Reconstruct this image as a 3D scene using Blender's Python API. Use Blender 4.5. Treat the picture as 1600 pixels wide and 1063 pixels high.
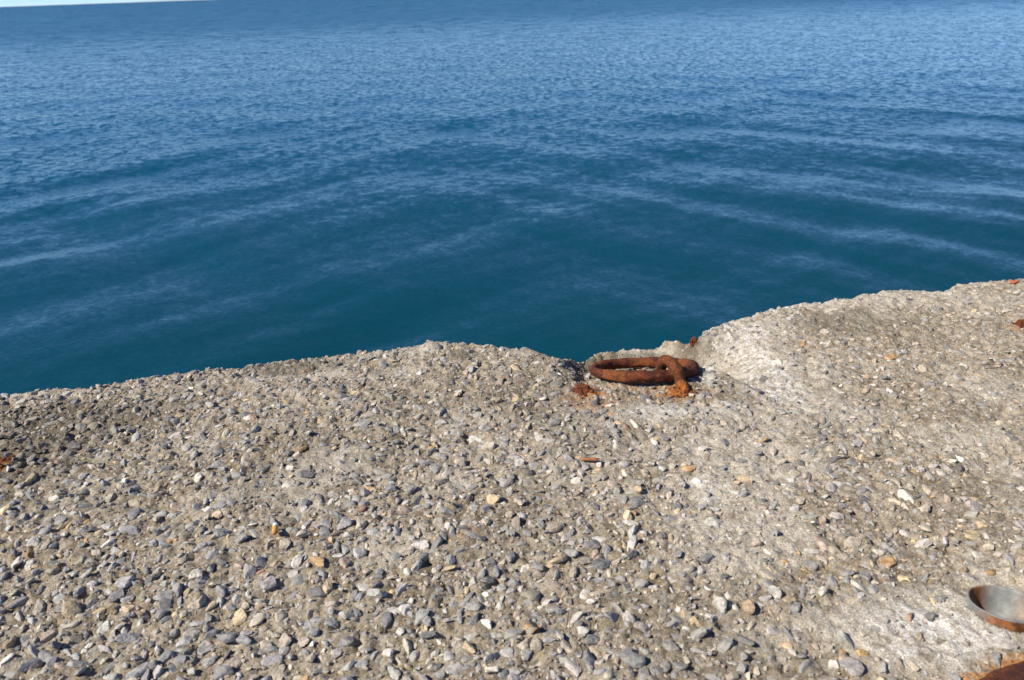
import bpy, bmesh, math, random
import numpy as np
from mathutils import Matrix, Vector

random.seed(7)
rng = np.random.default_rng(11)
scene = bpy.context.scene
for o in list(bpy.data.objects):
    bpy.data.objects.remove(o)
COL = scene.collection

# ------------------------------------------------------------ camera
CAM_H = 0.70
F_PX = 1225.0
PITCH = math.radians(24.1)
ROLL = math.radians(-2.0)
R3 = Matrix.Rotation(math.radians(90) - PITCH, 3, 'X') @ Matrix.Rotation(ROLL, 3, 'Z')
cam_d = bpy.data.cameras.new('camera')
cam_d.sensor_width = 36.0
cam_d.lens = 36.0 * F_PX / 1600.0
cam_d.clip_start = 0.05
cam_d.clip_end = 60000
cam = bpy.data.objects.new('camera', cam_d)
cam.matrix_world = Matrix.Translation((0, 0, CAM_H)) @ R3.to_4x4()
cam_d.dof.use_dof = True
cam_d.dof.focus_distance = 1.55
cam_d.dof.aperture_fstop = 9.0
COL.objects.link(cam)
scene.camera = cam
RN = np.array(R3)

# ------------------------------------------------------------ light
SUN_EL = math.radians(42)
SUN_DIR = Vector((-0.93, -0.36, 0)).normalized()          # towards the sun, on the ground
sun_vec = Vector((SUN_DIR.x * math.cos(SUN_EL), SUN_DIR.y * math.cos(SUN_EL), math.sin(SUN_EL)))
sd = bpy.data.lights.new('sun', 'SUN')
sd.energy = 5.0
sd.angle = math.radians(0.53)
sd.color = (1.0, 0.908, 0.765)
sun = bpy.data.objects.new('sun', sd)
sun.rotation_euler = sun_vec.to_track_quat('Z', 'Y').to_euler()
sun.location = (-3, -2, 4)
COL.objects.link(sun)

world = bpy.data.worlds.new('World')
scene.world = world
world.use_nodes = True
wn = world.node_tree
bg = wn.nodes['Background']
sky = wn.nodes.new('ShaderNodeTexSky')
sky.sky_type = 'NISHITA'
sky.sun_disc = False
sky.sun_elevation = SUN_EL
sky.sun_rotation = math.atan2(sun_vec.x, sun_vec.y)
sky.altitude = 0
sky.air_density = 0.45
sky.dust_density = 0.0
sky.ozone_density = 6.0
wn.links.new(sky.outputs[0], bg.inputs[0])
bg.inputs[1].default_value = 0.112

vs = scene.view_settings
vs.view_transform = 'Standard'
vs.look = 'None'
vs.exposure = 0.36
vs.gamma = 1.0
vs.use_curve_mapping = False
scene.render.engine = 'CYCLES'


# ------------------------------------------------------------ helpers
def P(px, py, z=0.0):
    """world point at height z seen at photograph pixel (px, py): used to survey positions"""
    d = RN @ np.array([(px - 800) / F_PX, -(py - 531.5) / F_PX, -1.0])
    t = (z - CAM_H) / d[2]
    return np.array([d[0] * t, d[1] * t, z])


def hash2(ix, iy, seed):
    h = (ix.astype(np.int64) * 374761393 + iy.astype(np.int64) * 668265263 + seed * 2147483647) & 0xFFFFFFFF
    h = ((h ^ (h >> 13)) * 1274126177) & 0xFFFFFFFF
    h = h ^ (h >> 16)
    return (h & 0xFFFF) / 65535.0


def vnoise(x, y, seed=0):
    ix = np.floor(x); iy = np.floor(y)
    fx = x - ix; fy = y - iy
    fx = fx * fx * fx * (fx * (fx * 6 - 15) + 10); fy = fy * fy * fy * (fy * (fy * 6 - 15) + 10)
    ix = ix.astype(np.int64); iy = iy.astype(np.int64)
    a = hash2(ix, iy, seed); b = hash2(ix + 1, iy, seed)
    c = hash2(ix, iy + 1, seed); d = hash2(ix + 1, iy + 1, seed)
    return (a + (b - a) * fx) * (1 - fy) + (c + (d - c) * fx) * fy - 0.5


def fbm(x, y, octv=4, seed=0, gain=0.5):
    s = 0; a = 1.0; n = 0
    x = np.asarray(x, float); y = np.asarray(y, float)
    for k in range(octv):
        ca, sa = math.cos(0.6 * k + .3), math.sin(0.6 * k + .3)
        s = s + a * vnoise((x * ca - y * sa) * 2 ** k + 17.3 * k, (x * sa + y * ca) * 2 ** k - 9.1 * k, seed + k)
        n += a; a *= gain
    return s / n * 2


def sstep(a, b, x):
    t = np.clip((x - a) / (b - a), 0, 1)
    return t * t * (3 - 2 * t)


def mesh_from(name, V, F, mats, smooth=False, attrs=None):
    """V (n,3), F (m,k) with k the same for all faces"""
    me = bpy.data.meshes.new(name)
    V = np.asarray(V, np.float32); F = np.asarray(F, np.int32)
    k = F.shape[1]
    me.vertices.add(len(V)); me.vertices.foreach_set('co', V.ravel())
    me.loops.add(F.size); me.loops.foreach_set('vertex_index', F.ravel())
    me.polygons.add(len(F))
    me.polygons.foreach_set('loop_start', np.arange(0, F.size, k, dtype=np.int32))
    me.polygons.foreach_set('loop_total', np.full(len(F), k, np.int32))
    me.polygons.foreach_set('use_smooth', np.full(len(F), smooth, bool))
    for m in (mats if isinstance(mats, (list, tuple)) else [mats]):
        me.materials.append(m)
    for an, (typ, arr) in (attrs or {}).items():
        at = me.attributes.new(an, typ, 'POINT')
        if typ == 'FLOAT':
            at.data.foreach_set('value', np.asarray(arr, np.float32).ravel())
        else:
            at.data.foreach_set('color', np.asarray(arr, np.float32).ravel())
    me.update(calc_edges=True)
    return me


def link(name, me, parent=None, **props):
    o = bpy.data.objects.new(name, me)
    COL.objects.link(o)
    if parent is not None:
        o.parent = parent
    for k, v in props.items():
        o[k] = v
    return o


def grid_faces(nr, nc):
    i = np.arange((nr - 1) * (nc - 1)); r = i // (nc - 1); c = i % (nc - 1)
    a = r * nc + c
    return np.stack([a, a + 1, a + nc + 1, a + nc], 1)


class NT:
    def __init__(s, name):
        s.m = bpy.data.materials.new(name); s.m.use_nodes = True
        s.t = s.m.node_tree; s.b = s.t.nodes['Principled BSDF']

    def n(s, typ, inp=None, **kw):
        nd = s.t.nodes.new(typ)
        for k, v in kw.items():
            setattr(nd, k, v)
        for k, v in (inp or {}).items():
            s.set(nd, k, v)
        return nd

    def set(s, nd, k, v):
        if isinstance(v, bpy.types.NodeSocket):
            s.t.links.new(v, nd.inputs[k])
        else:
            if isinstance(v, (tuple, list)) and len(v) == 3 and nd.inputs[k].type == 'RGBA':
                v = (*v, 1)
            nd.inputs[k].default_value = v

    def mix(s, f, a, b, mode='MIX'):
        nd = s.n('ShaderNodeMix', data_type='RGBA', blend_type=mode)
        s.set(nd, 0, f); s.set(nd, 6, a); s.set(nd, 7, b)
        return nd.outputs[2]

    def math(s, op, a, b=0.0, c=0.0, clamp=False):
        nd = s.n('ShaderNodeMath', operation=op, use_clamp=clamp)
        s.set(nd, 0, a); s.set(nd, 1, b); s.set(nd, 2, c)
        return nd.outputs[0]

    def ramp(s, f, lo, hi, a=0.0, b=1.0):
        nd = s.n('ShaderNodeMapRange', interpolation_type='SMOOTHSTEP')
        s.set(nd, 0, f); s.set(nd, 1, lo); s.set(nd, 2, hi); s.set(nd, 3, a); s.set(nd, 4, b)
        return nd.outputs[0]

    def noise(s, vec, scale, detail=3.0, rough=0.55, dist=0.0):
        nd = s.n('ShaderNodeTexNoise', {'Scale': scale, 'Detail': detail, 'Roughness': rough, 'Distortion': dist})
        if vec is not None:
            s.set(nd, 'Vector', vec)
        return nd.outputs[0]

    def attr(s, name):
        return s.n('ShaderNodeAttribute', attribute_name=name)

    def bump(s, h, dist, strength=1.0, normal=None):
        nd = s.n('ShaderNodeBump', {'Height': h, 'Distance': dist, 'Strength': strength})
        if normal is not None:
            s.set(nd, 'Normal', normal)
        return nd.outputs[0]


# ------------------------------------------------------------ materials
def mat_concrete():
    t = NT('weathered_concrete')
    co = t.n('ShaderNodeTexCoord').outputs['Object']
    n1 = t.noise(co, 9, 5, .6)
    n2 = t.noise(co, 60, 5, .65)
    n3 = t.noise(co, 420, 3, .6)
    c = t.mix(t.ramp(n1, .35, .65), (.27, .215, .150), (.37, .315, .235))
    c = t.mix(t.ramp(n2, .42, .66), c, (.43, .385, .315))
    c = t.mix(t.ramp(n2, .50, .30, 0, .75), c, (.14, .118, .085))
    vo = t.n('ShaderNodeTexVoronoi', {'Vector': co, 'Scale': 260.0, 'Randomness': 1.0})
    hs = t.n('ShaderNodeSeparateColor', {0: vo.outputs['Color']})
    c = t.mix(t.ramp(hs.outputs[0], .82, .95, 0, .55), c, (.50, .47, .42))
    c = t.mix(t.ramp(hs.outputs[1], .84, .97, 0, .6), c, (.10, .10, .10))
    c = t.mix(t.ramp(hs.outputs[2], .93, .98, 0, .5), c, (.40, .27, .13))
    pale = t.attr('pale').outputs['Fac']
    pn = t.math('MULTIPLY', pale, t.ramp(t.noise(co, 45, 5, .7), .32, .56))
    c = t.mix(pn, c, t.mix(t.ramp(n3, .4, .65), (.50, .455, .385), (.66, .62, .55)))
    white = t.attr('white').outputs['Fac']
    c = t.mix(t.math('MULTIPLY', white, t.ramp(t.noise(co, 90, 5, .7), .42, .6), clamp=True), c, (.80, .79, .78))
    dirt = t.attr('dirt').outputs['Fac']
    c = t.mix(t.math('MULTIPLY', dirt, t.ramp(n2, .35, .6, .5, 1)), c, (.135, .115, .082))
    rust = t.attr('rust').outputs['Fac']
    rn = t.math('MULTIPLY', rust, t.ramp(t.noise(co, 110, 4, .7), .25, .55), clamp=True)
    c = t.mix(rn, c, t.mix(t.ramp(n3, .35, .65), (.36, .12, .025), (.56, .26, .06)))
    c = t.mix(.7, c, t.mix(t.ramp(n3, .3, .7), (.62, .62, .62), (1.25, 1.25, 1.25)), 'MULTIPLY')
    t.set(t.b, 'Base Color', c)
    t.set(t.b, 'Roughness', .92)
    t.set(t.b, 'Specular IOR Level', .25)
    nb = t.bump(t.noise(co, 140, 5, .7), .0045, .9)
    nb = t.bump(t.noise(co, 620, 3, .6), .0012, .8, nb)
    t.set(t.b, 'Normal', nb)
    return t.m


def mat_stone(use_attr):
    t = NT('aggregate_stone_mass' if use_attr else 'aggregate_stone')
    if use_attr:
        col = t.attr('tone').outputs['Color']
        co = t.n('ShaderNodeTexCoord').outputs['Object']
    else:
        oi = t.n('ShaderNodeObjectInfo')
        col = oi.outputs['Color']
        co = t.n('ShaderNodeNewGeometry').outputs['Position']
    n1 = t.noise(co, 130, 4, .6, .6)
    n2 = t.noise(co, 500, 3, .6)
    c = t.mix(1, col, t.mix(t.ramp(n1, .3, .7), (.68, .68, .70), (1.28, 1.26, 1.22)), 'MULTIPLY')
    c = t.mix(t.ramp(t.noise(co, 85, 4, .7), .56, .70, 0, .65), c, (.40, .36, .30))
    c = t.mix(.6, c, t.mix(t.ramp(n2, .3, .7), (.72, .72, .72), (1.2, 1.2, 1.2)), 'MULTIPLY')
    t.set(t.b, 'Base Color', c)
    t.set(t.b, 'Roughness', t.ramp(n1, .3, .7, .5, .8))
    t.set(t.b, 'Specular IOR Level', .4)
    nb = t.bump(n1, .0016, .7)
    t.set(t.b, 'Normal', t.bump(n2, .0006, .6, nb))
    return t.m


def mat_rust(name, dark=(.075, .022, .010), mid=(.20, .055, .016), bright=(.42, .15, .03), amount=.5):
    t = NT(name)
    co = t.n('ShaderNodeNewGeometry').outputs['Position']
    n1 = t.noise(co, 55, 5, .65, .4)
    n2 = t.noise(co, 210, 4, .7)
    c = t.mix(t.ramp(n1, .36, .6), dark, mid)
    c = t.mix(t.ramp(n2, .60 - .12 * amount, .78 - .1 * amount), c, bright)
    c = t.mix(t.ramp(t.noise(co, 160, 3, .6), .64, .72, 0, .7), c, (.30, .19, .10))
    at = t.attr('fresh').outputs['Fac']
    c = t.mix(t.math('MULTIPLY', at, t.ramp(n2, .3, .6, .35, 1)), c, (.43, .15, .028))
    t.set(t.b, 'Base Color', c)
    t.set(t.b, 'Roughness', .82)
    t.set(t.b, 'Specular IOR Level', .3)
    nb = t.bump(n1, .006, .7)
    t.set(t.b, 'Normal', t.bump(t.noise(co, 380, 4, .7), .0018, .9, nb))
    return t.m


def mat_simple(name, col, rough=.7, var=.25, scale=300, bump=.0004, metallic=0.0):
    t = NT(name)
    co = t.n('ShaderNodeTexCoord').outputs['Object']
    n = t.noise(co, scale, 4, .6)
    lo = tuple(x * (1 - var) for x in col); hi = tuple(min(1, x * (1 + var)) for x in col)
    t.set(t.b, 'Base Color', t.mix(t.ramp(n, .3, .7), lo, hi))
    t.set(t.b, 'Roughness', rough); t.set(t.b, 'Metallic', metallic)
    t.set(t.b, 'Normal', t.bump(n, bump, .8))
    return t.m


def mat_tube():
    t = NT('galvanised_tube_metal')
    co = t.n('ShaderNodeTexCoord').outputs['Object']
    n = t.noise(co, 40, 4, .6)
    c = t.mix(t.ramp(n, .3, .7), (.16, .175, .175), (.31, .325, .315))
    rm = t.attr('rust').outputs['Fac']
    c = t.mix(t.math('MULTIPLY', rm, t.ramp(t.noise(co, 70, 5, .7), .2, .5), clamp=True), c,
              t.mix(t.ramp(n, .35, .6), (.10, .035, .014), (.33, .13, .04)))
    c = t.mix(t.ramp(t.noise(co, 150, 5, .75), .6, .75, 0, .55), c, (.10, .085, .06))
    t.set(t.b, 'Base Color', c)
    t.set(t.b, 'Roughness', .6); t.set(t.b, 'Metallic', .15)
    t.set(t.b, 'Normal', t.bump(t.noise(co, 260, 4, .6), .0008, .8))
    return t.m


def mat_water():
    t = NT('sea_water')
    co = t.n('ShaderNodeNewGeometry').outputs['Position']
    # how ruffled the surface is here (calm lee beside the pier, wind ripples farther out)
    sx = t.n('ShaderNodeSeparateXYZ', {0: co})
    d = t.math('ADD', sx.outputs[1], t.math('MULTIPLY', sx.outputs[0], -.28))
    dn = t.math('ADD', d, t.math('MULTIPLY', t.math('SUBTRACT', t.noise(co, .22, 3, .6), .5), 9.0))
    ruff = t.ramp(dn, 5.0, 20, 0.0, 1.0)
    far = t.ramp(d, 25, 400, 0, 1)
    gust = t.ramp(t.noise(co, .07, 3, .6), .35, .65, .75, 1.2)

    def slope(scale, amp, detail=2.0, sy=1.0):
        mp = t.n('ShaderNodeMapping', {'Vector': co, 'Scale': (1.0, sy, 1.0)})
        nd = t.n('ShaderNodeTexNoise', {'Vector': mp.outputs[0], 'Scale': scale, 'Detail': detail, 'Roughness': .6, 'Distortion': .3})
        sub = t.n('ShaderNodeVectorMath', {0: nd.outputs['Color'], 1: (.5, .5, .5)}, operation='SUBTRACT')
        sc_ = t.n('ShaderNodeVectorMath', {0: sub.outputs[0]}, operation='SCALE')
        t.set(sc_, 'Scale', amp)
        return sc_.outputs[0]
    rg = t.math('MULTIPLY', ruff, gust)
    up = lambda lo, hi, k: t.math('MULTIPLY', t.math('MULTIPLY', t.ramp(d, lo, hi, 0, 1), gust), k)
    parts = [slope(6.5, t.math('ADD', .15, t.math('MULTIPLY', rg, 1.15)), 4),
             slope(2.4, t.math('ADD', .035, up(14, 40, .8)), 3),
             slope(21, t.math('ADD', .26, t.math('MULTIPLY', rg, .35)), 3, 1.4),
             slope(.8, up(20, 70, .95), 3),
             slope(.25, up(60, 200, 1.3), 3, .7),
             slope(.06, up(200, 700, 1.3), 4, .5)]
    acc = parts[0]
    for p_ in parts[1:]:
        acc = t.n('ShaderNodeVectorMath', {0: acc, 1: p_}, operation='ADD').outputs[0]
    acc = t.n('ShaderNodeVectorMath', {0: acc, 1: (1, 1, 0)}, operation='MULTIPLY').outputs[0]
    gn = t.n('ShaderNodeNewGeometry').outputs['Normal']
    acc = t.n('ShaderNodeVectorMath', {0: acc, 1: gn}, operation='ADD').outputs[0]
    t.set(t.b, 'Normal', t.n('ShaderNodeVectorMath', {0: acc}, operation='NORMALIZE').outputs[0])
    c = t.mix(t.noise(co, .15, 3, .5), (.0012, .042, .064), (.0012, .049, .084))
    c = t.mix(t.ramp(d, 2, 20, 0, 1), c, (.0018, .082, .172))     # bluer away from the pier: reflected sky blue painted into the base colour
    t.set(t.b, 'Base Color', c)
    t.set(t.b, 'Roughness', t.math('ADD', .17, t.math('ADD', t.math('MULTIPLY', ruff, -.05), t.ramp(d, 20, 90, 0, .15))))
    t.set(t.b, 'IOR', 1.333)
    return t.m


M_CON = mat_concrete()
M_STA = mat_stone(True)
M_STO = mat_stone(False)
M_RUST = mat_rust('rusted_iron', (.040, .014, .010), (.135, .032, .013), (.32, .10, .03), .45)
M_RUST_ORANGE = mat_rust('flaking_orange_rust', (.11, .03, .012), (.26, .075, .018), (.50, .20, .045), .9)
M_PLATE = mat_rust('dark_rusted_plate', (.05, .018, .014), (.12, .035, .015), (.36, .13, .03), .2)

# ------------------------------------------------------------ pier geometry
# broken edge of the slab as surveyed on the photograph (top of the silhouette)
EDGE_PX = [(-500, 668, 0), (-200, 637, 0), (0, 615, 0), (60, 607, 0), (100, 601, 0), (160, 595, 0), (200, 590, 0),
           (270, 582, 0), (350, 573, 0), (430, 562, 0), (500, 556, 0), (560, 549, 0), (610, 545, 0), (650, 538, 0),
           (690, 533, 0), (730, 536, 0), (770, 539, 0), (808, 541, 0), (820, 536, 0), (832, 543, 0), (856, 551, -.004),
           (880, 560, -.02), (898, 556, -.06), (940, 550, -.08), (1000, 543, -.08), (1040, 540, -.075), (1064, 541, -.055),
           (1088, 521, -.004), (1120, 502, 0), (1145, 494, 0), (1170, 489, 0), (1200, 480, 0), (1260, 468, 0), (1330, 461, 0),
           (1395, 450, 0), (1440, 451, 0), (1474, 457, 0), (1492, 444, 0), (1520, 438, 0), (1560, 433, 0),
           (1600, 430, 0), (1700, 412, 0), (1850, 385, 0)]
EP = np.array([P(*e) for e in EDGE_PX])
A = P(0, 615); B = P(1600, 430)
E = (B - A)[:2]; E /= np.linalg.norm(E)
NRM = np.array([-E[1], E[0]])                # towards the sea
O2 = A[:2]


def to_uw(x, y):
    dx = x - O2[0]; dy = y - O2[1]
    return dx * E[0] + dy * E[1], -(dx * NRM[0] + dy * NRM[1])   # w = distance inland from the mean edge


def to_xy(u, w):
    return O2[0] + u * E[0] - w * NRM[0], O2[1] + u * E[1] - w * NRM[1]


eu, ew = to_uw(EP[:, 0], EP[:, 1])
order = np.argsort(eu); eu = eu[order]; ew = ew[order]
uL, _ = to_uw(*P(872, 562, -.02)[:2])
uR, _ = to_uw(*P(1074, 540, -.04)[:2])


def edge_off(u):
    base = np.interp(u, eu, ew, left=0, right=0)
    return base + .010 * fbm(u * 22, u * 0 + 3.3, 4, 5, .6) + .011 * (np.abs(fbm(u * 31, u * 0 + 6.1, 4, 15, .65)) - .2)


_L = np.array([to_uw(*P(px_, py_)[:2]) for px_, py_ in ((872, 560), (898, 574), (950, 598), (1010, 635))])
_R = np.array([to_uw(*P(px_, py_)[:2]) for px_, py_ in ((1093, 534), (1100, 575), (1112, 605), (1110, 640))])


def notch(u, w):
    """depth of the broken hollow in which the ring lies"""
    q = fbm(u * 14, w * 14, 3, 31)
    ul = np.interp(w, _L[:, 1], _L[:, 0]); ur = np.interp(w, _R[:, 1], _R[:, 0])
    a = sstep(ul - .020, ul + .110, u + .012 * q) ** .8 * (1 - sstep(ur - .05, ur + .04 + np.clip(w * .9, 0, .15), u + .012 * q))
    near = .36 + .02 * q
    b = np.clip((near - w) / .27, 0, 1) ** 1.25
    b = b * b * (3 - 2 * b) * .4 + b * .6
    rim = .006 * np.exp(-((w - near) / .012) ** 2) * a
    return .080 * a * b - rim


# stains, smears and wear: (px, py, rx, ry in photograph pixels, strength)
def blob(x, y, px, py, rx, ry, z=0):
    c = P(px, py, z); r = P(px + rx, py, z); f = P(px, py - ry, z); n_ = P(px, py + ry, z)
    ax = abs(r[0] - c[0]); ay = abs(f[1] - n_[1]) / 2
    q = ((x - c[0]) / ax) ** 2 + ((y - c[1]) / ay) ** 2
    return q


PALE = [(1110, 768, 42, 32, 1), (1430, 985, 150, 62, 1.3), (1240, 590, 90, 90, .75), (1160, 560, 60, 60, .8), (1080, 645, 120, 20, 1),
        (1330, 985, 90, 40, .7), (930, 655, 90, 25, .6), (690, 755, 60, 22, .6), (1180, 500, 90, 20, .9), (640, 548, 90, 9, .6),
        (1500, 445, 60, 8, .9), (840, 548, 40, 8, .8), (1280, 470, 80, 9, .8), (1540, 600, 60, 30, .6), (900, 760, 80, 35, .4),
        (620, 850, 60, 30, .45), (300, 700, 60, 20, .3), (60, 612, 90, 8, .7), (1570, 470, 50, 12, .6), (1560, 900, 60, 40, .6),
        (760, 700, 70, 16, .4), (1500, 680, 80, 25, .6), (1200, 1000, 60, 40, .7)]
DIRT = [(90, 650, 110, 26, .9), (230, 640, 90, 20, .7), (460, 575, 90, 11, .8), (1330, 505, 90, 22, .7), (720, 553, 45, 8, .7),
        (1530, 760, 70, 40, .3), (760, 620, 200, 40, .25), (200, 780, 60, 20, .3), (975, 530, 130, 24, 1), (50, 690, 90, 60, .8), (140, 660, 90, 30, .7)]
WHITE = [(1098, 583, 24, 24, 1.2), (1110, 560, 40, 16, .9), (1090, 637, 80, 9, .8), (965, 602, 40, 6, .8), (1205, 590, 40, 45, .8), (1150, 520, 50, 18, .6), (1215, 478, 60, 8, .7), (1030, 645, 80, 9, .6), (1110, 768, 30, 20, .5),
         (1180, 545, 25, 22, .6), (1440, 975, 90, 28, .75), (1500, 1003, 80, 24, .65), (1400, 1010, 50, 16, .5)]
RUSTS = [(1062, 611, 24, 8, 1.4), (922, 616, 24, 9, 1.0), (1592, 1034, 60, 14, .9), (1540, 1058, 40, 9, .8), (3, 727, 12, 7, .7),
         (1592, 512, 14, 6, .6), (985, 600, 80, 5, .5), (1062, 620, 55, 17, .42), (925, 624, 48, 17, .4), (30, 700, 8, 5, .3)]


def masks(x, y):
    nz = fbm(x * 18, y * 18, 4, 77, .6); n2 = fbm(x * 45, y * 45, 3, 99, .6)
    out = []
    for L, soft in ((PALE, 1.0), (DIRT, .9), (WHITE, .9), (RUSTS, 1.0)):
        m = np.zeros_like(x)
        for px, py, rx, ry, s in L:
            q = blob(x, y, px, py, rx, ry)
            m = np.maximum(m, s * np.clip(1.25 - q * .8 + .9 * nz + .5 * n2 * soft, 0, 1) * (q < 4))
        out.append(m)
    pale, dirt, white, rust = out
    g = fbm(x * 4.5 + 3, y * 4.5, 4, 123, .55)
    pale = np.clip(np.maximum(pale, .75 * sstep(.12, .42, g + .10 * x)), 0, 1.2)
    dirt = np.clip(dirt + .35 * sstep(.15, .5, fbm(x * 3.1, y * 3.1, 4, 321)), 0, 1)
    return pale, dirt, np.clip(white, 0, 1), np.clip(rust, 0, 1)


PIPE = P(1571, 944, .004)
PIPE_R = .0395


def height(u, w, x, y, pale=None):
    z = .007 * fbm(x * 3.2, y * 3.2, 3, 1) + .0055 * fbm(x * 16, y * 16, 3, 2)
    rough = 1.0 if pale is None else (1 - .45 * np.clip(pale, 0, 1))
    rg = 1 - np.abs(fbm(x * 55, y * 55, 3, 8)) * 2
    z = z + rough * (.0062 * fbm(x * 60, y * 60, 4, 4, .65) - .0020 * sstep(.5, 1, rg))
    z = z - .0045 * rough * sstep(.24, .36, vnoise(x * 62, y * 62, 91)) - .003 * rough * sstep(.27, .38, vnoise(x * 120, y * 120, 92))
    wl = w - edge_off(u)
    rad = .016 + .009 * fbm(u * 12, u * 0 + 8, 3, 6)
    t = np.clip(1 - wl / rad, 0, 1)
    z = z - .012 * t ** 2.2
    z = z - notch(u, wl)
    # gentle swells of the worn slab towards the right
    z = z - .006 * np.exp(-(((x - 1.22) / .09) ** 2 + ((y - 1.93) / .1) ** 2))
    return z


du = .0036
uc = np.concatenate([-np.geomspace(60, .45, 26), np.arange(-.42, 3.05, du), np.array([3.08, 3.2, 3.5, 4.2, 6, 9, 14, 25, 60])])
wc = np.concatenate([np.array([0.0, .0012]), np.arange(.0036, 1.42, du), np.array([1.45, 1.6, 2.0, 2.6, 3.4, 4.5])])
nu, nw = len(uc), len(wc)
U, W = np.meshgrid(uc, wc)
fade = 1 - sstep(0, .12, W)
Wr = W + fade * edge_off(U)
X, Y = to_xy(U, Wr)
MP, MD, MW, MR = masks(X.ravel(), Y.ravel())
MP = MP.reshape(X.shape)
Z = height(U, Wr, X, Y, MP)
far_m = sstep(60, 20, np.abs(U)) * 1.0
# socket for the tube
dp = np.hypot(X - PIPE[0], Y - PIPE[1])
Z = np.where(dp < PIPE_R - .0015, -.16, Z)
V = np.stack([X, Y, Z], -1)
# jitter so the grid never shows
jit = (rng.random(V.shape) - .5) * np.array([.0020, .0020, .0009])
inner = (np.abs(U - 1.3) < 1.7) & (W < 1.4)
V = V + jit * inner[..., None]
# the sea-side face, rough and vertical, going down below the water
face_rows = []
for k, dz in enumerate([.02, .05, .09, .15, .25, .4, .65, 1.0, 1.5, 2.2, 3.2]):
    out_ = .012 + .03 * fbm(U[0] * 7, U[0] * 0 + dz * 8, 4, 55) - .01 * min(dz / .1, 1)
    xx, yy = to_xy(U[0], Wr[0] - out_)
    face_rows.append(np.stack([xx, yy, Z[0] * max(0, 1 - dz * 4) - dz], -1))
V = np.concatenate([np.array(face_rows[::-1]), V], 0)
nr = V.shape[0]
nf = len(face_rows)
pad = lambda m: np.concatenate([np.zeros((nf, nu)), m.reshape(nw, nu)], 0)
pm = mesh_from('concrete_pier', V.reshape(-1, 3), grid_faces(nr, nu)[:, ::-1], M_CON, True,
               {'pale': ('FLOAT', pad(MP)), 'dirt': ('FLOAT', pad(MD)), 'white': ('FLOAT', pad(MW)), 'rust': ('FLOAT', pad(MR))})
pier = link('concrete_pier', pm, kind='structure',
            label='weathered exposed aggregate concrete pier with a broken edge above the sea')

# ------------------------------------------------------------ stones set in the pier


def ico(sub):
    bm = bmesh.new(); bmesh.ops.create_icosphere(bm, subdivisions=sub, radius=1)
    v = np.array([p.co[:] for p in bm.verts]); f = np.array([[q.index for q in p.verts] for p in bm.faces]); bm.free()
    return v, f


def stone_proto(sub, seed, upper=True):
    r_ = np.random.default_rng(seed)
    v, f = ico(sub)
    n = r_.integers(6, 10)
    pn = r_.normal(size=(n, 3)); pn /= np.linalg.norm(pn, axis=1)[:, None]
    pd = r_.uniform(.42, .84, n)
    pn = np.vstack([pn, [[.1 * r_.normal(), .1 * r_.normal(), 1]]]); pd = np.append(pd, r_.uniform(.6, .85))
    dots = np.clip(v @ pn.T, 1e-3, None)
    rr = (np.sum((dots / pd) ** 34, axis=1) + .93 ** 34) ** (-1 / 34)
    v = v * rr[:, None] * (1 + .03 * r_.normal(size=len(v)))[:, None]
    v = v * np.array([1.22, r_.uniform(.70, 1.08), r_.uniform(.50, .85)])
    if upper:
        keep = v[f].mean(1)[:, 2] > -.18
        f = f[keep]
        used = np.unique(f); mp = -np.ones(len(v), int); mp[used] = np.arange(len(used))
        v = v[used]; f = mp[f]
    return v, f


TONES = [((.290, .292, .298), 28), ((.39, .385, .375), 26), ((.185, .190, .198), 7), ((.42, .38, .32), 20), ((.50, .48, .45), 9),
         ((.52, .42, .29), 4.5), ((.46, .31, .16), 1.1), ((.28, .18, .13), .5), ((.66, .64, .60), 2.6), ((.38, .31, .26), 3)]
TC = np.array([t[0] for t in TONES]); TW = np.array([t[1] for t in TONES]); TW = TW / TW.sum()


def tones(n, warm=0):
    w_ = TW.copy()
    if warm:
        w_ = w_ * np.array([.5, .9, .6, 2.4, 1.4, 1.6, 1.2, 1.5, 1.3, 1.6]); w_ /= w_.sum()
    i = rng.choice(len(TC), n, p=w_)
    return TC[i] * rng.uniform(.78, 1.2, (n, 1)) * (1 + .012 * rng.normal(size=(n, 3)))


def in_region(x, y, m=.0):
    u, w = to_uw(x, y)
    wl = w - edge_off(u)
    return (wl > .003) & (w < 1.38) & (u > -.40) & (u < 3.0)


def project(x, y, z):
    d = (np.stack([x, y, z], -1) - np.array([0, 0, CAM_H])) @ RN
    return 800 + F_PX * d[:, 0] / -d[:, 2], 531.5 - F_PX * d[:, 1] / -d[:, 2], -d[:, 2]


CLEAR = [(P(431, 832), .016), (P(925, 723), .013), (P(910, 723), .011), (P(940, 725), .010), (P(770, 1052), .010), (P(831, 988), .010), (P(909, 611), .020)]


def candidates(n):
    # cover what this side of the pier shows, with a wide margin around the view
    x = rng.uniform(-1.45, 1.95, n); y = rng.uniform(.38, 2.3, n)
    ok = in_region(x, y) & (np.abs(x) < .45 + .80 * y)
    ok &= np.hypot(x - PIPE[0], y - PIPE[1]) > PIPE_R + .012
    for c_, r_ in CLEAR:
        ok &= np.hypot(x - c_[0], y - c_[1]) > r_
    return x[ok], y[ok]


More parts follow.
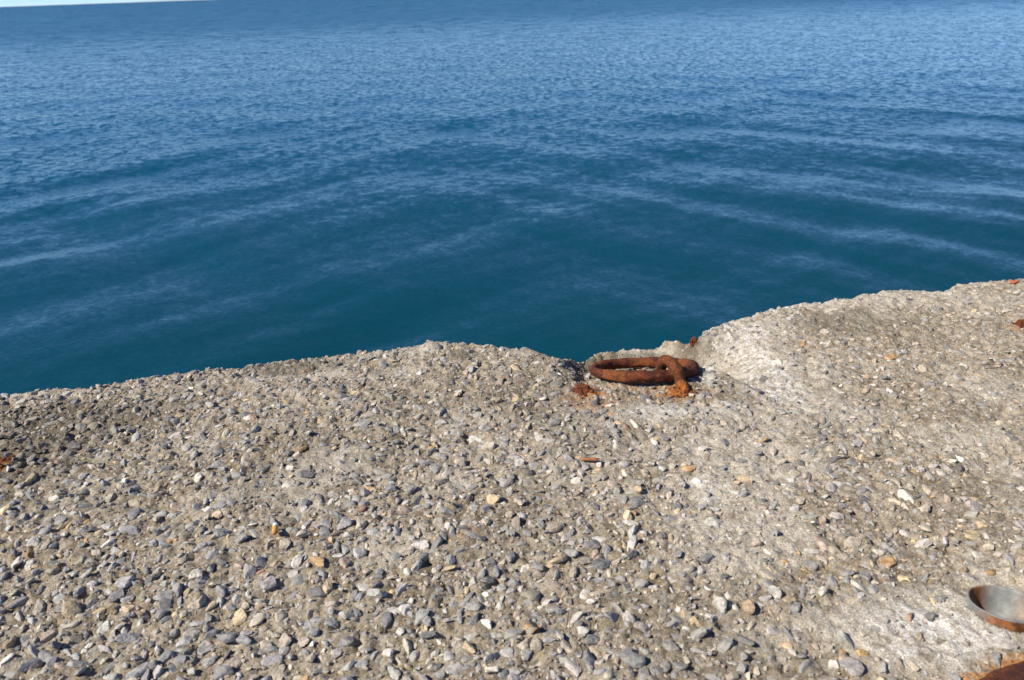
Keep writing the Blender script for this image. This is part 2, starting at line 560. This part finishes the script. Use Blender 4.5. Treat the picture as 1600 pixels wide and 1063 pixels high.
def dart(x, y, r, cell=.03, taken=None):
    keep = []
    G = taken if taken is not None else {}
    for i in range(len(x)):
        cx, cy = int(x[i] // cell), int(y[i] // cell); ok = True
        for a in (-1, 0, 1):
            for b in (-1, 0, 1):
                for (qx, qy, qr) in G.get((cx + a, cy + b), ()):
                    if (x[i] - qx) ** 2 + (y[i] - qy) ** 2 < (.69 * (r[i] + qr)) ** 2:
                        ok = False; break
                if not ok: break
            if not ok: break
        if ok:
            G.setdefault((cx, cy), []).append((x[i], y[i], r[i])); keep.append(i)
    return np.array(keep), G


def exposure_field(x, y):
    """how far the cement is worn away: 1 bottom left, less to the right and in smears"""
    e = .80 - .42 * sstep(-.1, 1.0, x) * 1.0 - .22 * sstep(1.1, 1.6, y) + .35 * fbm(x * 2.3, y * 2.3, 3, 44)
    return np.clip(e, .10, 1.1)


def rotmats(tx, ty, tz):
    n = len(tx); cx, sx, cy, sy, cz, sz = np.cos(tx), np.sin(tx), np.cos(ty), np.sin(ty), np.cos(tz), np.sin(tz)
    Rx = np.zeros((n, 3, 3)); Rx[:, 0, 0] = 1; Rx[:, 1, 1] = cx; Rx[:, 1, 2] = -sx; Rx[:, 2, 1] = sx; Rx[:, 2, 2] = cx
    Ry = np.zeros((n, 3, 3)); Ry[:, 1, 1] = 1; Ry[:, 0, 0] = cy; Ry[:, 0, 2] = sy; Ry[:, 2, 0] = -sy; Ry[:, 2, 2] = cy
    Rz = np.zeros((n, 3, 3)); Rz[:, 2, 2] = 1; Rz[:, 0, 0] = cz; Rz[:, 0, 1] = -sz; Rz[:, 1, 0] = sz; Rz[:, 1, 1] = cz
    return Rx @ Ry @ Rz


def place(x, y, r, sink, tilt, pale):
    u, w = to_uw(x, y)
    z = height(u, w, x, y, pale)
    e = .006
    zx = (height(*to_uw(x + e, y), x + e, y, pale) - height(*to_uw(x - e, y), x - e, y, pale)) / (2 * e)
    zy = (height(*to_uw(x, y + e), x, y + e, pale) - height(*to_uw(x, y - e), x, y - e, pale)) / (2 * e)
    zx = np.clip(zx, -.6, .6); zy = np.clip(zy, -.6, .6)
    R = rotmats(np.arctan(zy) * .6 + tilt * rng.normal(size=len(x)), -np.arctan(zx) * .6 + tilt * rng.normal(size=len(x)), rng.uniform(0, 6.283, len(x)))
    return np.stack([x, y, z + sink], -1), R


def mass(name, protos, pos, R, sc, col, parent, mat):
    VV, FF, CC = [], [], []; off = 0
    pid = rng.integers(0, len(protos), len(pos))
    for k, (v, f) in enumerate(protos):
        s = np.where(pid == k)[0]
        if not len(s): continue
        vv = np.einsum('nij,nvj->nvi', R[s], v[None] * sc[s][:, None, :]) + pos[s][:, None, :]
        nv = len(v)
        ff = f[None] + (off + np.arange(len(s)) * nv)[:, None, None]
        VV.append(vv.reshape(-1, 3)); FF.append(ff.reshape(-1, 3))
        c4 = np.concatenate([np.clip(col[s], .02, .85), np.ones((len(s), 1))], 1)
        CC.append(np.repeat(c4, nv, 0)); off += nv * len(s)
    me = mesh_from(name, np.concatenate(VV), np.concatenate(FF), mat, False, {'tone': ('FLOAT_COLOR', np.concatenate(CC))})
    return link(name, me, parent, kind='stuff')


# --- larger stones
x, y = candidates(76000)
r = np.clip(rng.lognormal(math.log(.0051), .38, len(x)), .0032, .0108)
ex = exposure_field(x, y)
pl, dr, _, ru = masks(x, y)
ok = rng.random(len(x)) < (.62 + .60 * ex) * (1 - .86 * np.clip(pl, 0, 1))
ok &= ru < .6
uu_, ww_ = to_uw(x, y)
hol = notch(uu_, ww_ - edge_off(uu_))
ok &= (hol < .006) | (rng.random(len(x)) < .25 + .35 * (x > .42))
x, y, r, ex, pl = x[ok], y[ok], r[ok], ex[ok], pl[ok]
o_ = np.argsort(-r * (1 + .25 * rng.random(len(r)))); x, y, r, ex, pl = x[o_], y[o_], r[o_], ex[o_], pl[o_]
keep, G = dart(x, y, r, .036)
x, y, r, ex, pl = x[keep], y[keep], r[keep], ex[keep], pl[keep]
sink = r * (-.46 + .53 * ex)
pos, R = place(x, y, r, sink, .14 + .30 * ex.mean(), pl)
sc = np.stack([r * rng.uniform(.95, 1.2, len(r)), r * rng.uniform(.85, 1.15, len(r)), r * rng.uniform(.75, 1.25, len(r))], -1)
col = tones(len(r))
col = col * (1 - .42 * np.clip(masks(x, y)[1], 0, 1))[:, None] * (1 - np.clip(masks(x, y)[1], 0, 1)[:, None] * np.array([0, .04, .12]))
warmshift = sstep(-.5, .8, x)[:, None]
col = col * (1 - warmshift * .5 + warmshift * .5 * np.array([1.08, 1.0, .90]))
px, py, dep = project(pos[:, 0], pos[:, 1], pos[:, 2])
inside = (px > 6) & (px < 1594) & (py > 0) & (py < 1057)
size = np.where(inside, r / dep * np.sqrt(np.clip(CAM_H / dep, .2, 1)), 0)
top = np.zeros(len(r), bool); top[np.argsort(-size)[:300]] = True
NP = 26
big = [stone_proto(3, 500 + k) for k in range(NP)]
med = [stone_proto(2, 900 + k) for k in range(30)]
sml = [stone_proto(1, 1400 + k) for k in range(30)]
big_me = [mesh_from('stone', v, f, M_STO, False) for v, f in big]
for k, i in enumerate(np.where(top)[0]):
    o = link('stone', big_me[k % NP], pier)
    o.matrix_world = Matrix.Translation(Vector(pos[i])) @ Matrix(R[i].tolist()).to_4x4() @ Matrix.Diagonal((*sc[i], 1))
    c = np.clip(col[i], .02, .85); o.color = (c[0], c[1], c[2], 1)
rest = ~top
isbig = rest & (r > .0062)
print('stones', len(r), 'medium', int(isbig.sum()))
mass('embedded_stones', med, pos[isbig], R[isbig], sc[isbig], col[isbig], pier, M_STA)
issm = rest & ~isbig
mass('small_embedded_stones', sml, pos[issm], R[issm], sc[issm], col[issm], pier, M_STA)

# --- chips between them
x, y = candidates(46000)
r = np.clip(rng.lognormal(math.log(.0031), .32, len(x)), .0018, .0055)
ex = exposure_field(x, y); pl, dr, _, _ = masks(x, y)
ok = rng.random(len(x)) < (.55 + .5 * ex) * (1 - .82 * np.clip(pl, 0, 1))
x, y, r, ex, pl, dr = x[ok], y[ok], r[ok], ex[ok], pl[ok], dr[ok]
keep, G = dart(x, y, r, .036, G)
x, y, r, ex, pl, dr = x[keep], y[keep], r[keep], ex[keep], pl[keep], dr[keep]
pos, R = place(x, y, r, r * (-.25 + .35 * ex), .30, pl)
sc = r[:, None] * rng.uniform(.8, 1.3, (len(r), 3))
cc = tones(len(r), 1) * (1 - .4 * np.clip(dr, 0, 1))[:, None]
print('chips', len(r))
mass('stone_chips', sml, pos, R, sc, cc, pier, M_STA)

# --- coarse sand grains of the matrix
x, y = candidates(60000)
r = rng.uniform(.0010, .0022, len(x))
pl, dr, _, ru = masks(x, y)
ok = rng.random(len(x)) < (1 - .75 * np.clip(pl, 0, 1))
x, y, r, pl, dr, ru = x[ok], y[ok], r[ok], pl[ok], dr[ok], ru[ok]
pos, R = place(x, y, r, r * .1, .5, pl)
sc = r[:, None] * rng.uniform(.7, 1.5, (len(r), 3))
base = np.array([.30, .26, .20]) * rng.uniform(.55, 1.6, (len(r), 1))
cc = np.where(rng.random((len(r), 1)) < .3, tones(len(r), 1), base)
cc = cc * (1 - .45 * np.clip(dr, 0, 1))[:, None]
cc = cc * (1 - ru[:, None]) + ru[:, None] * np.array([.42, .17, .04])
tiny = []          # low grains of eleven points
for k in range(16):
    a_ = np.sort(np.random.default_rng(70 + k).uniform(0, 6.283, 5))
    rq = np.random.default_rng(170 + k)
    ring_lo = np.stack([np.cos(a_), np.sin(a_), -np.ones(5) * .35], -1) * rq.uniform(.8, 1.1, (5, 1))
    ring_hi = np.stack([np.cos(a_ + .4) * .6, np.sin(a_ + .4) * .6, rq.uniform(.35, .6, 5)], -1)
    vv = np.vstack([ring_lo, ring_hi, [[0, 0, .65]]])
    ff = []
    for j in range(5):
        j2 = (j + 1) % 5
        ff += [[j, j2, 5 + j], [j2, 5 + j2, 5 + j], [5 + j, 5 + j2, 10]]
    tiny.append((vv, np.array(ff)))
mass('sand_grains', tiny, pos, R, sc, cc, pier, M_STA)


# ------------------------------------------------------------ tubes and lumps of iron
def ground_z(x, y):
    x = np.array([x], float); y = np.array([y], float)
    u, w = to_uw(x, y)
    pl = masks(x, y)[0]
    return float(height(u, w, x, y, pl)[0])


def PG(px, py):
    """surveyed point on the actual surface"""
    z = 0
    for _ in range(6):
        p = P(px, py, z); z = ground_z(p[0], p[1])
    p[2] = z
    return p


def tube_mesh(name, pts, radii, mat, seg=20, closed=False, rough=.0012, fresh=None, seed=0):
    pts = np.array(pts, float); n = len(pts)
    if closed:
        T = np.roll(pts, -1, 0) - np.roll(pts, 1, 0)
    else:
        T = np.gradient(pts, axis=0)
    T /= np.linalg.norm(T, axis=1)[:, None]
    up = np.array([0, 0, 1.0]) if abs(T[0][2]) < .9 else np.array([1.0, 0, 0])
    Nn = np.cross(T[0], up); Nn /= np.linalg.norm(Nn)
    Vv = []
    a = np.linspace(0, 2 * math.pi, seg, endpoint=False)
    fr = []
    for i in range(n):
        Nn = Nn - T[i] * np.dot(Nn, T[i]); Nn /= np.linalg.norm(Nn)
        Bn = np.cross(T[i], Nn)
        arc = i * np.linalg.norm(pts[1] - pts[0])
        rr = radii[i] + rough * (fbm(np.cos(a) * 2.2 + arc * 70, np.sin(a) * 2.2 + arc * 25, 4, 60 + seed, .6))
        Vv.append(pts[i] + np.outer(np.cos(a) * rr, Nn) + np.outer(np.sin(a) * rr, Bn))
        fr += [fresh[i] if fresh is not None else 0] * seg
    Vv = np.array(Vv).reshape(-1, 3)
    F = []
    for i in range(n if closed else n - 1):
        i2 = (i + 1) % n
        for j in range(seg):
            j2 = (j + 1) % seg
            F.append([i * seg + j, i * seg + j2, i2 * seg + j2, i2 * seg + j])
    if not closed:
        c0 = len(Vv); Vv = np.vstack([Vv, pts[0], pts[-1]]); fr += [0, 0]
        for j in range(seg):
            j2 = (j + 1) % seg
            F.append([j2, j, c0, c0]); F.append([(n - 1) * seg + j, (n - 1) * seg + j2, c0 + 1, c0 + 1])
        F = [f for f in F]
        quads = [f for f in F if f[2] != f[3]]; tris = [f[:3] for f in F if f[2] == f[3]]
        T2 = [[q[0], q[1], q[2]] for q in quads] + [[q[0], q[2], q[3]] for q in quads] + tris
        return mesh_from(name, Vv, T2, mat, True, {'fresh': ('FLOAT', fr)})
    return mesh_from(name, Vv, F, mat, True, {'fresh': ('FLOAT', fr)})


def resample(ctrl, n):
    ctrl = np.array(ctrl, float)
    c = np.vstack([2 * ctrl[0] - ctrl[1], ctrl, 2 * ctrl[-1] - ctrl[-2]])
    out = []
    m = len(ctrl) - 1
    for t in np.linspace(0, m, n):
        i = min(int(t), m - 1); f = t - i
        p0, p1, p2, p3 = c[i], c[i + 1], c[i + 2], c[i + 3]
        out.append(.5 * ((2 * p1) + (-p0 + p2) * f + (2 * p0 - 5 * p1 + 4 * p2 - p3) * f ** 2 + (-p0 + 3 * p1 - 3 * p2 + p3) * f ** 3))
    return np.array(out)


# mooring ring
RC = P(1004, 577, -.016)
RO = .112 - .0125
tilt = math.radians(-18.0)
ang = np.linspace(0, 2 * math.pi, 120, endpoint=False)
local = np.stack([np.cos(ang) * RO, np.sin(ang) * RO * 1.0, 0 * ang], -1)
local[:, 1] *= 1 + .02 * np.sin(ang * 2)
Rt = np.array(Matrix.Rotation(math.radians(-5), 3, 'Z') @ Matrix.Rotation(tilt, 3, 'X') @ Matrix.Rotation(math.radians(-1.5), 3, 'Y'))
ringpts = local @ Rt.T + RC
ring_root = bpy.data.objects.new('mooring_ring', None)
ring_root.location = RC; COL.objects.link(ring_root)
ring_root['label'] = 'thick rusty iron ring hanging through its staple in the broken notch of the pier edge'
ring_root['category'] = 'mooring ring'
rr = .0114 + .0012 * np.sin(ang * 3 + 1) + .0016 * np.cos(ang)
me = tube_mesh('ring', ringpts - RC, rr, M_RUST, 28, True, .0028, fresh=(.25 * (np.sin(ang * 5) > .3)), seed=1)
link('ring', me, ring_root)

sb = PG(1067, 611); top_p = P(1048, 560, .034); ins = P(1036, 566, .012)
front_rod = ringpts[np.argmin(np.abs(project(ringpts[:, 0], ringpts[:, 1], ringpts[:, 2])[0] - 1050) + 1000 * (ringpts[:, 1] > RC[1]))]
c1 = front_rod + np.array([.010, -.029, -.004])      # in front of the rod
c2 = front_rod + np.array([.004, -.020, .022])
c3 = front_rod + np.array([-.006, .002, .028])      # over it
c4 = front_rod + np.array([-.013, .022, .020])
c5 = front_rod + np.array([-.016, .036, -.008])
c6 = front_rod + np.array([-.018, .046, -.055])
spts = resample([sb + np.array([.002, .004, -.03]), sb + np.array([0, .002, -.006]), c1 * .5 + sb * .5 + np.array([0, 0, .003]), c1, c2, c3, c4, c5, c6], 46)
sr = np.interp(np.linspace(0, 1, 46), [0, .12, .3, .5, 1], [.0104, .0104, .0102, .0108, .010])
fresh = np.interp(np.linspace(0, 1, 46), [0, .10, .25, .42, 1], [1, .8, .5, .15, .05])
staple = bpy.data.objects.new('staple', None)
staple = link('mooring_staple', tube_mesh('mooring_staple', spts, sr, M_RUST, 20, False, .0016, fresh, 2),
              label='bent rusty iron staple, orange at its foot, holding the mooring ring to the pier', category='staple')
# flaking rust swollen round the foot of the staple
fl = []


def flake_lump(name, c, rx, ry, h, mat, n=46, seed=0, **props):
    props = dict(props)
    rr_ = np.random.default_rng(seed)
    VV, FF = [], []; off = 0
    # core: a low, torn mound
    nr_, ns_ = 12, 30
    for i in range(nr_):
        t_ = i / (nr_ - 1)
        for j in range(ns_):
            a_ = 2 * math.pi * j / ns_
            e = 1 + .32 * float(fbm(np.array([math.cos(a_) * 1.6 + seed]), np.array([math.sin(a_) * 1.6]), 3, seed)[0])
            x_ = math.cos(a_) * rx * t_ * e; y_ = math.sin(a_) * ry * t_ * e
            q = float(fbm(np.array([x_ * 130 + seed]), np.array([y_ * 130]), 3, seed + 3)[0])
            z_ = h * (1 - t_ ** 2.2) * (.75 + .7 * q) - .004 * t_
            VV.append((x_, y_, z_))
    for i in range(nr_ - 1):
        for j in range(ns_):
            a0 = i * ns_ + j; a1 = i * ns_ + (j + 1) % ns_; b0 = a0 + ns_; b1 = a1 + ns_
            FF += [(a0, b0, b1), (a0, b1, a1)]
    off = len(VV)
    fv, ff = stone_proto(1, seed + 40, False)
    for k in range(n):
        a_ = rr_.uniform(0, 6.283); t_ = math.sqrt(rr_.random()) * 1.15
        s_ = rr_.uniform(.0018, .0042)
        Rm = rotmats(*[np.array([rr_.uniform(-.7, .7)]), np.array([rr_.uniform(-.7, .7)]), np.array([rr_.uniform(0, 6)])])[0]
        base_h = max(0, h * (1 - min(t_, 1) ** 2)) * .7
        vv = (fv * np.array([s_ * 1.5, s_, s_ * .5])) @ Rm.T + np.array([math.cos(a_) * rx * t_, math.sin(a_) * ry * t_, base_h])
        VV += [tuple(p) for p in vv]; FF += [tuple(q + off) for q in ff]; off += len(fv)
    me = mesh_from(name, np.array(VV), np.array(FF), mat, False, {'fresh': ('FLOAT', np.clip(np.array(VV)[:, 0] / rx * .6 + .15, 0, .9) if mat is M_RUST else rr_.uniform(0, .5, len(VV)))})
    o = link(name, me, props.pop('parent', None), **props)
    o.location = Vector(c)
    return o


flake_lump('rust_scale', sb + np.array([-.004, .0, .0]), .025, .018, .013, M_RUST_ORANGE, 30, 3, parent=staple,
           label='bright orange flaking rust round the foot')

flake_lump('rusted_stub', PG(909, 611) + np.array([0, 0, 0]), .026, .023, .017, M_RUST, 12, 12,
           label='low crumbling rusty stub of a rod in the concrete left of the mooring ring', category='iron stub', group='rusty iron stubs in the concrete')
_su = to_uw(*P(1096, 528)[:2])[0]
_sw = float(edge_off(np.array([_su]))[0]) + .010
_sx, _sy = to_xy(_su, _sw)
flake_lump('rusted_stub', np.array([_sx, _sy, ground_z(_sx, _sy) + .001]), .008, .008, .016, M_RUST, 14, 21,
           label='tiny rusty rod end on the very edge of the pier just behind the mooring ring', category='iron stub', group='rusty iron stubs in the concrete')
flake_lump('rusted_stub', PG(1594, 510), .030, .020, .020, M_RUST, 50, 33,
           label='rusty iron lump in the slab at the right side of the photo, near the edge', category='iron stub', group='rusty iron stubs in the concrete')
flake_lump('rusted_stub', PG(-4, 727), .020, .028, .012, M_RUST, 40, 41,
           label='rusty iron stub cut off by the left side of the photo', category='iron stub', group='rusty iron stubs in the concrete')

# tube socket set in the slab
tb = bpy.data.objects.new('steel_tube', None)
tb.location = (PIPE[0], PIPE[1], 0); COL.objects.link(tb)
tb['label'] = 'open galvanised steel tube with rust streaks, sunk into the concrete above the rusty plate'
tb['category'] = 'tube'
tb.rotation_euler = (math.radians(-8), math.radians(8), 0)
na, nh = 64, 16
aa = np.linspace(0, 2 * math.pi, na, endpoint=False)
Vt, Rm_ = [], []
# profile: outer bottom -> rim -> inner bottom
prof = [(PIPE_R + .0002, -.03, 0), (PIPE_R + .0002, 0, 0), (PIPE_R, .010, 0)]
rimh = .0055 - .004 * np.cos(aa - math.radians(170)) + .0012 * fbm(np.cos(aa) * 3, np.sin(aa) * 3, 3, 9)
oval = 1 + .05 * np.cos(2 * aa + .6) + .012 * fbm(np.cos(aa) * 2, np.sin(aa) * 2, 3, 19)
outer = [(-.03, .0), (-.01, .0), (.55, .0), (.9, .0004), (1.0, -.0006)]
rows = []
for hfrac, dr_ in [(-2.5, 0), (-.6, 0), (.3, .0), (.75, .0), (.97, -.0002), (1.0, -.0010), (.98, -.0020), (.85, -.0024), (.4, -.0026), (-.15, -.0030),
                   (-.7, -.0042), (-1.2, -.0065), (-1.65, -.0105), (-2.0, -.0165), (-2.25, -.024), (-2.4, -.032), (-2.45, -.040), (-2.47, -.0455)]:
    rad_ = (PIPE_R + dr_) * oval
    rows.append(np.stack([np.cos(aa) * rad_, np.sin(aa) * rad_, rimh * hfrac if hfrac > 0 else .012 * hfrac + 0 * aa], -1))
Vt = np.array(rows)
ra = np.zeros(Vt.shape[:2])
inn = np.arange(Vt.shape[0]) >= 6
lft = np.exp(-((((aa - math.radians(120)) + math.pi) % (2 * math.pi) - math.pi) / .42) ** 2)
ra[inn] = (lft[None] * 1.5 + .40 * np.clip(np.sin(aa * 3 + 1), 0, 1)[None])
nearf = np.clip(np.sin(-aa), 0, 1)
ra[:3] = nearf[None] * 1.4
F = []
for i in range(Vt.shape[0] - 1):
    for j in range(na):
        j2 = (j + 1) % na
        F.append([i * na + j, i * na + j2, (i + 1) * na + j2, (i + 1) * na + j])
tw = link('tube_wall', mesh_from('tube_wall', Vt.reshape(-1, 3), F, mat_tube(), True, {'rust': ('FLOAT', ra.ravel())}), tb)
# rusty plate in the corner
pc = [P(1500, 1078, .006), P(1560, 1047, .008), P(1605, 1026, .010), P(1700, 985, .010), P(1820, 1060, .010), P(1600, 1230, .008)]
outline = np.array([p[:2] for p in pc]); cen = outline.mean(0)
ol = []
for i in range(len(outline)):
    a_, b_ = outline[i], outline[(i + 1) % len(outline)]
    for t_ in np.linspace(0, 1, 22, endpoint=False):
        p = a_ + (b_ - a_) * t_
        ol.append(p + (p - cen) / np.linalg.norm(p - cen) * .004 * float(fbm(np.array([p[0] * 60]), np.array([p[1] * 60]), 3, 5)[0]))
ol = np.array(ol); npl = len(ol)
rows = []
for s_, z_ in [(1.0, -.02), (1.0, .006), (.985, .010), (.95, .011), (.8, .012), (.6, .012), (.4, .012), (.2, .012), (.02, .012)]:
    q = cen + (ol - cen) * s_
    zz = z_ + (.0022 * fbm(q[:, 0] * 45, q[:, 1] * 45, 3, 71) if z_ > 0 else 0)
    rows.append(np.column_stack([q, np.full(npl, 0) + zz]))
Vp = np.array(rows); F = []
for i in range(len(rows) - 1):
    for j in range(npl):
        j2 = (j + 1) % npl
        F.append([i * npl + j, i * npl + j2, (i + 1) * npl + j2, (i + 1) * npl + j])
link('rusty_plate', mesh_from('rusty_plate', Vp.reshape(-1, 3), F, M_PLATE, True, {'fresh': ('FLOAT', np.repeat([1, .8, .5, .1, 0, 0, 0, 0, 0], npl))}),
     label='dark rusty steel plate bedded in the concrete below the open tube, bottom right corner', category='steel plate')


# ------------------------------------------------------------ litter
def cyl(name, p0, p1, r0, mat, seg=16, rough=.00025, n=10, squash=None, seed=5):
    pts = [np.array(p0) + (np.array(p1) - np.array(p0)) * t_ for t_ in np.linspace(0, 1, n)]
    return tube_mesh(name, pts, np.full(n, r0), mat, seg, False, rough, None, seed)


M_FILTER = mat_simple('cigarette_filter_paper', (.62, .30, .07), .75, .3, 500)
M_WHITE = mat_simple('white_paper', (.78, .77, .74), .8, .12, 500)
M_BROWN = mat_simple('brown_wrapper', (.30, .12, .05), .65, .35, 300)
M_CREAM = mat_simple('cream_paper', (.62, .57, .46), .85, .35, 260)
M_ASH = mat_simple('ash', (.18, .18, .19), .9, .4, 700)
bc = PG(431, 832)
root = bpy.data.objects.new('cigarette_butt', None); root.location = Vector(bc); COL.objects.link(root)
root['label'] = 'short cigarette butt with orange filter and white end lying on the stones'; root['category'] = 'cigarette butt'
dirv = np.array([.20, -.95, .10]); dirv /= np.linalg.norm(dirv)
c_ = np.array([0, 0, .0070])
link('filter', cyl('filter', c_ - dirv * .003, c_ + dirv * .012, .0039, M_FILTER), root)
link('paper_end', cyl('paper_end', c_ - dirv * .010, c_ - dirv * .0031, .0040, M_WHITE, rough=.0006), root)

bc = PG(923, 723)
root = bpy.data.objects.new('cigarillo_stub', None); root.location = Vector(bc); COL.objects.link(root)
root['label'] = 'thin brown smoked stub with a grey tip lying across the concrete below the mooring ring'; root['category'] = 'cigarillo stub'
dirv = np.array([1, -.14, .02]); dirv /= np.linalg.norm(dirv); c_ = np.array([0, 0, .0062])
link('wrapper', cyl('wrapper', c_ - dirv * .0145, c_ + dirv * .0115, .0029, M_BROWN, rough=.0005), root)
link('ash_tip', cyl('ash_tip', c_ + dirv * .0116, c_ + dirv * .0145, .0027, M_ASH, rough=.0006), root)

# white bit of broken shell and dried curl near the bottom
bc = PG(770, 1052)
root = link('paper_scrap', cyl('paper_scrap', np.array([-.008, 0, .007]), np.array([.007, -.002, .008]), .0034, M_CREAM, rough=.0030),
            label='small crumpled white scrap lying on the stones at the bottom of the photo', category='scrap')
root.location = Vector(bc)


def leaf(name, at_, L_, Wd, rz, mat, label, curl=.5):
    v, f = [], []; n_, m_ = 14, 7
    for i in range(n_):
        t_ = i / (n_ - 1); wd = Wd * math.sin(math.pi * min(max(t_, .03), .97)) ** .7
        for j in range(m_):
            s_ = (j / (m_ - 1) - .5) * 2
            v.append((t_ * L_ - L_ / 2, s_ * wd, .008 + curl * wd * s_ * s_ + .004 * math.sin(t_ * 5) + .0008 * math.sin(i * 3.1 + j)))
    f = grid_faces(n_, m_)
    top = np.array(v); bot = top - np.array([0, 0, .0005]); nv = len(top)
    o = link(name, mesh_from(name, np.vstack([top, bot]), np.vstack([f, f[:, ::-1] + nv]), mat, True), label=label, category='leaf')
    o.location = Vector(at_); o.rotation_euler = (0, .1, rz)


leaf('dry_leaf', PG(831, 988), .026, .006, .5, mat_simple('dry_leaf_skin', (.46, .33, .19), .7, .45, 200),
     'small curled pale brown dry leaf among the stones near the bottom')


def twig(px0, py0, px1, py1, r0, mat, label, name='dry_stalk', bend=.006, seed=0, lift=.008):
    a_ = PG(px0, py0); b_ = PG(px1, py1)
    q = np.random.default_rng(seed)
    ctrl = [a_ + (b_ - a_) * t_ + np.array([q.normal() * bend, q.normal() * bend, lift + abs(q.normal()) * .0015]) for t_ in np.linspace(0, 1, 6)]
    pts = resample(ctrl, 30); c0 = pts.mean(0)
    o = link(name, tube_mesh(name, pts - c0, np.linspace(r0, r0 * .5, 30), mat, 8, False, .0001, None, seed), label=label, category='stalk')
    o.location = Vector(c0)


M_STALK = mat_simple('dry_stalk_fibre', (.085, .065, .04), .85, .4, 300)
M_GRASS = mat_simple('withered_grass', (.22, .24, .07), .7, .35, 200)
twig(884, 960, 903, 1046, .0006, M_STALK, 'long thin dark dry stalk lying upright in the photo near the bottom', bend=.0015, seed=3, lift=.005)
twig(640, 1052, 668, 1042, .0009, M_GRASS, 'short olive withered grass stalk at the bottom edge of the photo', 'grass_stalk', .002, 4)
twig(545, 850, 552, 838, .0008, M_GRASS, 'tiny green grass stalk among the stones right of the cigarette butt', 'grass_stalk', .002, 6)
twig(130, 722, 170, 733, .0008, M_GRASS, 'thin pale green stalk at the left near the rusty stub', 'grass_stalk', .002, 8)
twig(1535, 575, 1575, 574, .0009, M_STALK, 'thin brown stalk lying flat at the right below the rusty lump', bend=.002, seed=9)
# chip of brick by the far right edge
v, f = stone_proto(2, 77, False)
o = link('brick_chip', mesh_from('brick_chip', v * np.array([.012, .009, .008]), f, mat_simple('brick_clay', (.45, .13, .06), .9, .2, 300), False),
         label='small orange red brick chip by the sea edge at the far right', category='brick chip')
o.location = Vector(PG(1586, 443) + np.array([0, 0, .004]))

# ------------------------------------------------------------ the sea
SEA = -1.45
radii_ = np.concatenate([np.geomspace(1.7, 45, 400), np.geomspace(45.8, 30000, 110)])
th = np.radians(np.linspace(-80, 80, 560))
RR, TH = np.meshgrid(radii_, th, indexing='ij')
SX = RR * np.sin(TH); SY = RR * np.cos(TH)
hz = np.zeros_like(SX)
calm = .70 * (1 - .8 * sstep(7, 26, RR)) * (1 - sstep(26, 60, RR))


def train(deg, wl, amp, seed, ph=0, env=None, warp=.35):
    d_ = np.array([math.sin(math.radians(deg)), math.cos(math.radians(deg))])
    s_ = SX * d_[0] + SY * d_[1]
    t_ = SX * d_[1] - SY * d_[0]
    wv = warp * wl * fbm(SX / wl / 3.2, SY / wl / 3.2, 3, seed)
    am = .55 + .9 * (fbm(s_ / wl / 1.6, t_ / wl / 4.0, 3, seed + 9) + .3)
    q = np.sin((s_ + wv) * 2 * math.pi / wl + ph)
    q = q + .12 * np.cos(2 * ((s_ + wv) * 2 * math.pi / wl + ph))     # slightly peaked crests
    return amp * np.clip(am, .05, 2) * q * (1 if env is None else env)


left = 1 - sstep(-.55, .35, SX / SY); right = sstep(-.35, .5, SX / SY)
left = .55 + .45 * left; right = .55 + .45 * right
hz += train(-47, 1.45, .013, 5, 0, left)
hz += train(-38, .80, .0046, 15, 1, left)
hz += train(-58, .95, .0046, 18, 2, left)
hz += train(49, 1.35, .013, 25, 2, right)
hz += train(57, .72, .0042, 35, 0, right)
hz += train(40, .90, .0046, 38, 1, right)
hz += train(10, 3.6, .020, 45, .7)
hz += train(-36, 2.5, .024, 47, .7)
hz += train(39, 2.2, .022, 49, 1.9)
hz += train(-52, .42, .0017, 55, .4, left)
hz += train(54, .38, .0016, 65, .4, right)
hz += train(-30, .30, .0011, 75, .4)
hz += train(33, .25, .0009, 85, .4)
hz *= calm
SV = np.stack([SX, SY, SEA + hz], -1)
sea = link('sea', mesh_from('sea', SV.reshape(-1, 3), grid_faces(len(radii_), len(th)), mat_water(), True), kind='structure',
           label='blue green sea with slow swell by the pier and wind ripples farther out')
# sea bed sheet behind so nothing shows under the pier
# ------------------------------------------------------------ far shore on the horizon
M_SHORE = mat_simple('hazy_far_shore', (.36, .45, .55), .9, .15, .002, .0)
n_ = 90
xs = np.linspace(-9000, -3600, n_)
hh = 3 + 24 * np.clip(fbm(xs / 1500, xs * 0, 4, 3) + .45, 0, 1) * np.sin(np.linspace(0, math.pi, n_)) ** .6
ys = 13000 + 250 * fbm(xs / 700, xs * 0 + 5, 3, 13)
SVs = []
for i in range(n_):
    SVs += [(xs[i], ys[i] - 60, SEA - 1), (xs[i], ys[i], SEA + hh[i] * .55), (xs[i], ys[i] + 300, SEA + hh[i]), (xs[i], ys[i] + 900, SEA - 1)]
link('far_shore', mesh_from('far_shore', np.array(SVs), grid_faces(n_, 4)[:, ::-1], M_SHORE, True), kind='structure', label='low hazy strip of coast on the horizon at the far left')

print('tris', sum(len(o.data.loop_triangles) if not o.data.calc_loop_triangles() else 0 for o in {o.data: o for o in bpy.data.objects if o.type == 'MESH'}.values()))
